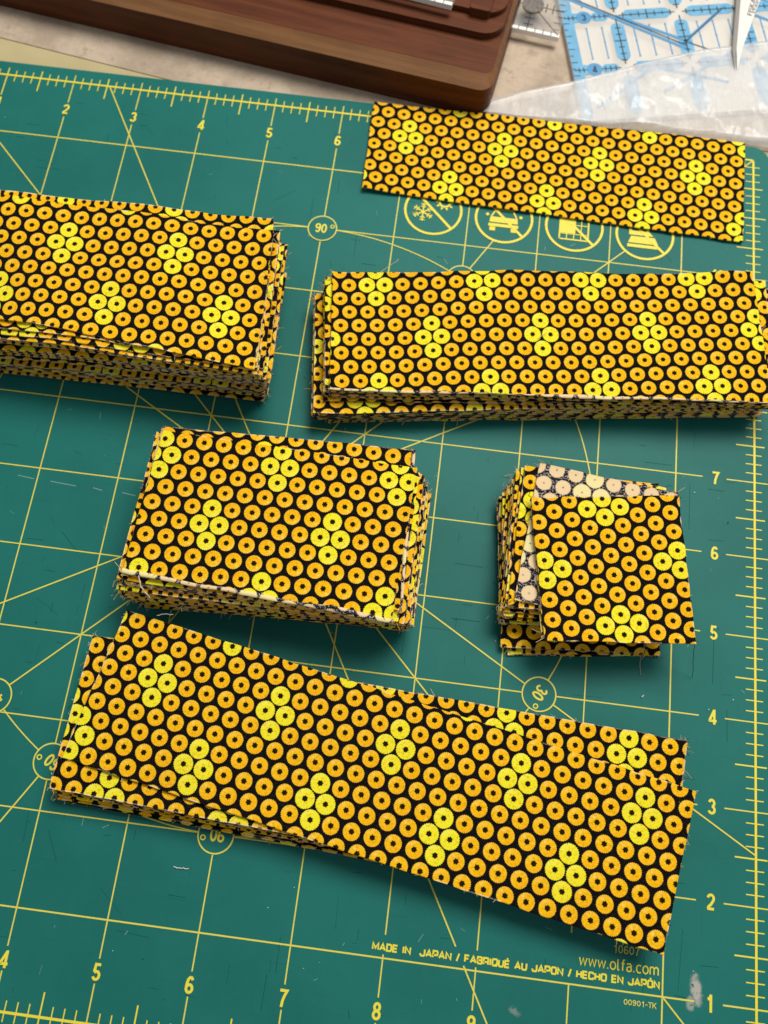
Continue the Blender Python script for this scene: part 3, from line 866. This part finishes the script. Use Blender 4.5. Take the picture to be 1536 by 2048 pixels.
# ---- stack 4: squares at the right
GS = 'fabric squares stacked at the right of the mat'
ws = lambda x, y: .012 * math.sin(2.7 * x)
s0 = [(9.02, 6.12), (10.80, 6.36), (10.845, 4.626), (9.066, 4.413)]
s1 = [(8.87, 6.20), (10.62, 6.36), (10.66, 4.63), (8.971, 4.478)]
s5 = [(8.75, 6.25), (10.50, 6.44), (10.66, 4.93), (8.925, 4.78)]
s4 = [(8.875, 6.49), (10.60, 6.58), (10.62, 4.90), (8.89, 4.79)]
s3 = [(8.991, 6.626), (10.70, 6.56), (10.66, 4.92), (8.925, 4.88)]
stack('fabric square', 'fabric_square', '%s square up from the mat under the right pile, shaded front edge', GS,
      [(0.0, .02, 2, s0, s0)], ws, (.008, .008, .3), seed=6, ang=-3, fray=24)
stack('fabric square', 'fabric_square', '%s square up from the mat, sticking out in front of the right pile', GS,
      [(.045, .085, 3, s1, s1)], ws, (.012, .012, .3), seed=7, ang=4, fray=24)
stack('fabric square', 'fabric_square', '%s square up from the mat in the leaning pile of squares', GS,
      [(.11, .40, 13, s5, s4), (.425, .54, 5, s4, s3)], ws, (.022, .02, .8), seed=8, ang=-80, fray=24)
fabric_piece('fabric_square', 'reversed square showing its pale peach wrong side under the top square', 'fabric square', GS,
             [(9.175, 6.654), (10.838, 6.495), (10.731, 4.811), (9.0, 4.945)], lambda x, y: .57 * (1 + ws(x, y)) + .012, (9.02, 5.66, -8.0), flip=True, curl={'T': (.02, .1), 'R': (.03, .06)}, border=.7, seed=891, fray=46)
fabric_piece('fabric_square', 'square almost hidden directly beneath the topmost square at the right', 'fabric square', GS,
             [(9.13, 6.13), (10.80, 6.41), (11.0, 4.74), (9.33, 4.54)], lambda x, y: .61 * (1 + ws(x, y)) + .012, (9.8, 5.5, -80.0), border=.7, seed=892, fray=20)
fabric_piece('fabric_square', 'topmost ring print square lying askew on the pile at the right', 'fabric square', GS,
             [(9.09, 6.183), (10.823, 6.432), (11.06, 4.693), (9.362, 4.506)], lambda x, y: .65 * (1 + ws(x, y)) + .012, (9.944, 6.161, -78.2), curl={'B': (.02, .2), 'R': (.012, .2)}, pucker=.018, border=.25, seed=893, fray=34, fine=.15)

# ---- stack 5: long strips in front
GB = 'fabric strips stacked along the front of the mat'
wb = lambda x, y: .06 * math.sin(1.1 * x + .3)
b0 = [(4.36, 3.88), (11.06, 3.56), (10.66, 1.80), (4.235, 2.15)]
b2 = [(4.253, 3.962), (11.089, 3.655), (10.86, 1.92), (4.167, 2.263)]
stack('fabric strip', 'fabric_strip', '%s strip up from the mat in the thin frayed pile at the front', GB,
      [(0.0, .17, 7, b0, qlerp(b0, b2, .6)), (.195, .32, 5, qlerp(b0, b2, .6), b2)], wb, (.022, .02, .25), seed=9, ang=-4, fray=40)
fabric_piece('fabric_strip', 'front strip just under the topmost one, corners showing at back right and front left', 'fabric strip', GB,
             b2, lambda x, y: .352 * (1 + wb(x, y)) + .012, (10.423, 3.405, -4.2), curl={'R': (.03, .06)}, border=.7, seed=991, fray=70, fine=.2)
fabric_piece('fabric_strip', 'topmost long ring print strip lying askew on the front pile', 'fabric strip', GB,
             [(4.595, 4.295), (11.181, 3.126), (10.868, 1.445), (4.242, 2.593)], lambda x, y: .392 * (1 + wb(x, y)) + .012, (5.114, 3.547, -7.8),
             curl={}, pucker=.018, border=.25, seed=992, fray=46, fine=.15)

# ---- lone strip at the back
GT = 'fabric strips lying at the back edge of the mat'
fabric_piece('fabric_strip', 'hidden strip lying directly under the lone strip at the back of the mat', 'fabric strip', GT,
             [(6.47, 12.243), (11.87, 12.275), (11.83, 10.62), (6.50, 10.74)], lambda x, y: .012, (8, 11.4, 178), seed=1091, fray=8)
fabric_piece('fabric_strip', 'lone flat ring print strip at the back of the mat below the plastic bag', 'fabric strip', GT,
             [(6.430, 12.233), (11.866, 12.262), (11.838, 10.550), (6.463, 10.698)],
             lambda x, y: .029 + .05 * max(0, (7.4 - x)) ** 2 * max(0, (11.6 - y)) + .012 * math.sin(1.3 * x) ** 2, (6.999, 11.675, 178.2), pucker=.006, seed=1092, fray=10, fine=.15)

# ------------------------------------------------------------------ loose threads
def thread(label, pts, r, mat):
    m = MB()
    P = [Vector(p) for p in pts]; out = []
    for i in range(len(P) - 1):
        for k in range(4): out.append(P[i].lerp(P[i + 1], k / 4))
    out.append(P[-1])
    for p in out[1:-1]: p += Vector((rnd.gauss(0, .004), rnd.gauss(0, .004), 0))
    m.tube(out, r, 0)
    return tag(m.build('thread', mat, origin=out[0]), label, 'thread')
thread('short white thread lying on the green mat above the figure five', [(5.60, 1.615, .016), (5.69, 1.61, .018), (5.77, 1.618, .016)], .006, M_TWHITE)
thread('white thread snippet on the mat beside the thirty degree mark', [(10.665, 4.12, .016), (10.69, 4.145, .016)], .008, M_TWHITE)
thread('long pale thread sticking up from the back edge of the right pile', [(6.86, 9.0, .56), (7.0, 9.13, .55), (7.14, 9.28, .56)], .005, M_TPALE)
thread('dark thread trailing off the front corner of the top square', [(11.05, 4.70, .66), (11.16, 4.60, .3), (11.25, 4.42, .02)], .0035, M_TDARK)
thread('grey thread on the mat in front of the squares', [(10.64, 4.60, .015), (10.63, 4.5, .015), (10.645, 4.38, .015)], .004, M_TPALE)
thread('pale curved thread hanging off the front of the middle pile', [(4.80, 4.60, .93), (4.83, 4.50, .86), (4.90, 4.42, .66)], .0065, M_TWHITE)
thread('pale thread end at the back left of the squares', [(8.98, 6.60, .30), (8.88, 6.58, .31), (8.79, 6.55, .30)], .005, M_TPALE)
thread('white thread lying across the back corner of the front strip', [(4.96, 4.27, .44), (5.06, 4.30, .45), (5.14, 4.31, .43)], .005, M_TWHITE)
thread('tiny white thread on the top strip of the right pile', [(9.02, 8.33, .6), (9.08, 8.38, .615), (9.13, 8.44, .62)], .004, M_TPALE)
thread('tiny thread crossing the lower rings of the right pile top strip', [(7.98, 7.72, .585), (8.05, 7.75, .6), (8.10, 7.72, .585)], .004, M_TWHITE)

# ------------------------------------------------------------------ wooden box with stepped lid
e = bpy.data.objects.new('wooden_box', None); COL.objects.link(e)
BO = Vector((8.095, 12.245))
e.location = Vector((BO.x, BO.y, -0.066)) * I
tag(e, 'reddish brown wooden box with stepped lid and rounded corners behind the mat', 'box')
ca, sa = math.cos(BANG), math.sin(BANG)
def bx(a, b):                                     # a: leftwards along the front, b: away from the camera
    return (BO.x - a * ca + b * sa, BO.y + a * sa + b * ca)
def tier(a0, b0, a1, b1, r): return [bx(x, y) for x, y in rrect(a0, b0, a1, b1, r)]
def ring_wall(m, A, za, B, zb, mi=0):
    n = len(A)
    for i in range(n):
        j = (i + 1) % n; m.poly([(*A[j], za), (*A[i], za), (*B[i], zb), (*B[j], zb)], mi)
n1 = 14
def rr(a0, b0, a1, b1, r): return [bx(x, y) for x, y in rrect(a0, b0, a1, b1, r, n1)]
lo, mi_, up = rr(0, 0, 9, 4.5, .20), rr(0, 0, 9, 4.5, .20), rr(.05, .22, 8.95, 4.45, .12)
m = MB(); ring_wall(m, lo, -.064, mi_, .45); m.poly([(*p, -.064) for p in lo]); 
bd = m.build('side_wall', M_WOOD, e, (*BO, .02))
m = MB()
ring_wall(m, mi_, .45, up, .55)
bd2 = m.build('chamfer', M_WOODL, e, (*BO, .45))
m = MB(); m.prism(list(reversed(rr(.05, .22, 8.95, 4.45, .12))), .46, .552); bevel(m.build('lid_base', M_WOOD, e, (*BO, .5)), .012)
m = MB(); m.prism(list(reversed(rr(.07, .80, 8.93, 4.4, .30))), .552, .66); bevel(m.build('lid_step', M_WOOD, e, (*BO, .6)), .015)
m = MB(); m.prism(list(reversed(rr(.10, 1.10, 8.9, 4.35, .28))), .66, .745); bevel(m.build('lid_top', M_WOOD, e, (*BO, .7)), .015)
m = MB(); m.prism(list(reversed([bx(*p) for p in rrect(.30, 1.06, .60, 4.3, .04)])), .664, .80); bevel(m.build('lid_rib', M_WOOD, e, (*BO, .75)), .015)

# ------------------------------------------------------------------ rulers, scissors, bag
def flat_text(*a, **k): return text(*a, **k)

def clear_ruler(label, corner, ang, wid, leng, z, thick, disc):
    """corner: front right corner; the ruler runs leftwards for wid and away for leng."""
    t = math.radians(ang); U = Vector((-math.cos(t), -math.sin(t))); V = Vector((-math.sin(t), math.cos(t)))
    C0 = Vector(corner)
    P = lambda a, b: C0 + U * a + V * b
    m = MB(); m.prism([P(0, 0), P(0, leng), P(wid, leng), P(wid, 0)], z, z + thick)
    o = tag(m.build('clear_ruler', M_ACR, origin=(*C0, z)), label, 'ruler')
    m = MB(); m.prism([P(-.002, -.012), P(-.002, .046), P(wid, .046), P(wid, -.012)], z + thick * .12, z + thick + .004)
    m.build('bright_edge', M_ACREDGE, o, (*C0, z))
    zt = z + thick + .006
    m = MB()
    for i in range(1, int(wid * 8) + 1):
        m.line(P(i / 8, -.016), P(i / 8, .075 if i % 4 else .12), .012, zt)
    for i in range(1, int(min(leng, 3) * 8)):
        m.line(P(.02, i / 8), P(.09 if i % 2 else .13, i / 8), .012, zt)
    m.build('tick_marks', M_BLACK, o, (*C0, zt))
    if disc:
        a, b = disc
        m = MB(); zt2 = zt + .001
        m.line(P(.005, b), P(wid, b), .015, zt2); m.line(P(a, .05), P(a, 3), .015, zt2 + .0005); m.line(P(.02, .02), P(a, b), .014, zt2 + .001)
        for k in (-3, -2, 2, 3):
            m.line(P(a + k * .105 / 1.0, b - .09), P(a + k * .105, b + .09), .015, zt2 + .0015)
            m.line(P(a - .07, b + k * .125), P(a + .07, b + k * .125), .013, zt2 + .0018)
        m.build('cross_marks', M_BLACK, o, (*C0, zt2))
        m = MB(); c = P(a, b); m.prism([(c.x + .165 * math.cos(q * math.pi / 16), c.y + .165 * math.sin(q * math.pi / 16)) for q in range(32)], zt2 + .003, zt2 + .025)
        m.build('grip_disc', M_GREY, o, (*c, zt2))
    return o

# blue-marked square ruler on the felt
v = Vector((0.2235, -0.9747)); u = Vector((0.9747, 0.2235))
o3 = Vector((9.403, 14.282)) - u * 0.336           # point on the left edge level with the figure 3
BP = lambda a, b: o3 + u * a + v * (b - 3)
ZB = -0.064
m = MB(); m.prism([BP(0, 4.93), BP(5.0, 4.93), BP(5.0, -.05), BP(0, -.05)], ZB, ZB + .09)
sq = tag(m.build('quilting_ruler', M_ACRB, origin=(*BP(0, 4.42), ZB)), 'whitish square ruler printed with pale blue bands beside the wooden box', 'ruler')
zt = ZB + .094
def cap(m, a0, b0, a1, b1, z, r=None):
    r = min(abs(a1 - a0), abs(b1 - b0)) / 2 * .9 if r is None else r
    m.poly([(*BP(x, y), z) for x, y in reversed(rrect(a0, b0, a1, b1, r, 5))])
cols = (.82, 1.81, 2.80, 3.79, 4.78)
rows = (1, 2, 3, 4)
m = MB()
m.poly([(*BP(0.003, 4.92), zt), (*BP(.17, 4.89), zt), (*BP(.17, .0), zt), (*BP(0.003, .0), zt)])
for b in rows:
    m.poly([(*BP(.16, b + .10), zt + .0006), (*BP(.26, b + .085), zt + .0006), (*BP(.26, b - .085), zt + .0006), (*BP(.16, b - .10), zt + .0006)])
    cap(m, .45, b - .085, .71, b + .085, zt)
    for c0, c1 in zip(cols, cols[1:]): cap(m, c0 + .13, b - .10, c1 - .13, b + .10, zt)
for c in cols:
    for b in (0,) + rows:
        e_ = min(b + .86, 4.86)
        if e_ - b > .4: cap(m, c - .105, b + .15, c + .105, e_, zt)
m.build('blue_bands', M_BLUE, sq, (*BP(0, 3), zt))
m = MB()
for b in rows: m.disc(BP(.336, b), .118, zt + .0012, 24)
for A, B in (((.06, 2.55), (1.82, 3.74)), ((1.76, 3.62), (2.55, 2.95)), ((.82, 3.0), (1.9, 3.62)), ((2.5, 2.4), (3.8, 3.3)), ((2.80, 3.05), (3.9, 3.75)), ((.25, 4.7), (1.2, 4.05)), ((1.0, 3.95), (2.3, 4.4)), ((1.3, 4.5), (2.9, 3.6))):
    m.line(BP(*A), BP(*B), .05, zt + .0020)
m.build('blue_dials', M_BLUED, sq, (*BP(0, 3), zt))
m = MB(); z2 = zt + .003
for b in rows:
    m.line(BP(.03, b), BP(.23, b), .014, z2); m.line(BP(.45, b), BP(.74, b), .014, z2)
    for a in (.10, .17, .50, .58, .66): m.line(BP(a, b - .045), BP(a, b + .045), .014, z2 + .0004)
    for c0, c1 in zip(cols, cols[1:]):
        m.line(BP(c0 + .06, b), BP(c1 - .06, b), .015, z2)
        for k in range(1, 8): m.line(BP(c0 + k * .1237, b - (.085 if k == 4 else .05 if k % 2 else .03)), BP(c0 + k * .1237, b + (.085 if k == 4 else .05 if k % 2 else .03)), .015, z2 + .0004)
for c in cols:
    for b in (0,) + rows:
        m.line(BP(c, b + .07), BP(c, b + (.93 if b < 4 else .3)), .016, z2 + .0008)
        for k in range(2, 8):
            if b < 4: m.line(BP(c - (.09 if k == 4 else .045), b + k * .123), BP(c + (.09 if k == 4 else .045), b + k * .123), .014, z2 + .0012)
for k in range(0, 34): m.line(BP(.004, .1 + k * .125), BP(.055 if k % 2 else .1, .1 + k * .125), .012, z2)
for A, B in (((.10, 2.53), (1.80, 3.66)), ((1.80, 3.60), (2.50, 3.0)), ((1.86, 3.62), (2.3, 3.86))): m.line(BP(*A), BP(*B), .016, z2 + .0016)
m.build('black_ticks', M_BLACK, sq, (*BP(0, 3), z2))
m = MB()
for c0 in (-.14,) + cols:
    for b in (0,) + rows[:3]:
        for q in (.25, .5, .75):
            if c0 < 0 and q < .5: continue
            a = c0 + q * .99 if c0 > 0 else c0 + q * .96
            m.line(BP(a, b + .22), BP(a, b + .80), .018, zt + .0008)
            for e_ in (.22, .50, .80): m.disc(BP(a, b + e_), .016, z2, 8)
m.build('quarter_lines', M_BLUED, sq, (*BP(0, 3), zt))
for b in rows:
    strokes('numeral', str(b), GL_, BP(.336, b), zt + .0024, M_BLACK, sq, .13, .17, rot=math.atan2(u.y, u.x))

clear_ruler('clear acrylic ruler with grey grip disc lying over the blue ruler', (9.037, 13.743), -7.8, .83, 5.0, .034, .09, (.50, .49))
cr = bx(.68, 1.06)
clear_ruler('clear acrylic ruler with bright front edge on the wooden box lid', (7.395, 13.335), -10.0, 5.0, 2.4, .750, .09, None)

# scissors: one tapering blade coming in from the top edge
e = bpy.data.objects.new('scissors', None); COL.objects.link(e)
e.location = Vector((11.72, 13.6, .08)) * I
tag(e, 'steel scissors blade pointing at the camera between ruler and plastic bag', 'scissors')
def blade(name, pts, z0, z1, mat):
    m = MB(); m.prism(pts, z0, z1); return bevel(m.build(name, mat, e, (11.72, 13.6, .08)), .008)
blade('blade', [(11.715, 13.50), (11.80, 13.95), (12.10, 15.05), (12.55, 16.8), (11.93, 16.8), (11.765, 14.9), (11.705, 13.9)], .075, .125, M_STEEL)
blade('blade_bevel', [(11.680, 13.50), (11.704, 13.9), (11.764, 14.9), (11.929, 16.8), (11.87, 16.8), (11.705, 14.9), (11.650, 13.9)], .072, .118, M_STEELD)
text('lettering', 'FISKARS', (11.945, 14.83), .1275, M_BLACK, e, .075, .50, rot=math.radians(79))
text('lettering', 'STAINLESS', (12.02, 14.90), .1275, M_BLACK, e, .042, .55, rot=math.radians(79))
m = MB(); m.prism([(12.4, 16.6), (12.9, 16.6), (13.6, 19.5), (12.2, 19.5)], .07, .3); bevel(m.build('handle', M_BLACK, e, (12.5, 16.6, .08)), .03)

# clear plastic bag draped over ruler and felt behind the mat
top_edge = [(8.06, 12.47), (8.6, 12.72), (9.28, 12.985), (9.9, 13.26), (10.45, 13.54), (11.2, 13.86), (12.23, 14.18), (14.5, 14.9)]
bot_edge = [(8.02, 12.30), (8.6, 12.270), (9.4, 12.272), (10.2, 12.274), (10.9, 12.276), (11.8, 12.276), (12.0, 12.248), (14.6, 12.248)]
m = MB(); NU, NV = 90, 44
def along(E_, t):
    q = t * (len(E_) - 1); i = min(int(q), len(E_) - 2); return Vector(E_[i]).lerp(Vector(E_[i + 1]), q - i)
gridp = []
for i in range(NU + 1):
    for j in range(NV + 1):
        s, t = i / NU, j / NV
        p = along(bot_edge, s).lerp(along(top_edge, s), t)
        env = min(1, s * 2.2 + .02) * (1 - .75 * t ** 6)
        h = .03 + .085 * env
        f1 = noise.noise(Vector((p.x * 1.7 + .6 * p.y, p.y * 2.6 - p.x * .9, 3.3)))
        f2 = noise.noise(Vector((p.x * 4.5 - 2 * p.y, p.y * 4.0 + p.x * 1.6, 8.1)))
        rdg = 1 - abs(noise.noise(Vector((p.x * 2.2 + p.y * 1.4, p.y * 1.6 - p.x * .5, 5.2)))) * 2
        z = h + env * (.045 * f1 + .018 * f2 + .03 * max(0, rdg) ** 3)
        if t > .96: z += .015
        if j == 0: z = .012
        gridp.append((p.x, p.y, max(z, .046 if (p.x > 9 and j > 0) else .02)))
m.v = gridp
for i in range(NU):
    for j in range(NV):
        a = i * (NV + 1) + j
        m.f.append((a, a + NV + 1, a + NV + 2, a + 1)); m.mi.append(0)
bag = m.build('plastic_bag', M_BAG, origin=(10.5, 13, 0), smooth=True)
sol = bag.modifiers.new('film', 'SOLIDIFY'); sol.thickness = .003 * I
tag(bag, 'crumpled clear plastic bag lying over the blue ruler behind the mat', 'plastic bag')
m = MB()
m.tube([(*along(top_edge, i / 60), gridp[int(i / 60 * NU) * (NV + 1) + NV][2] + .004) for i in range(61)], .012, 0)
m.build('bag_hem', acrylic('sealed_film_hem', (.95, .93, .93), .35), bag, (10.5, 13, 0))
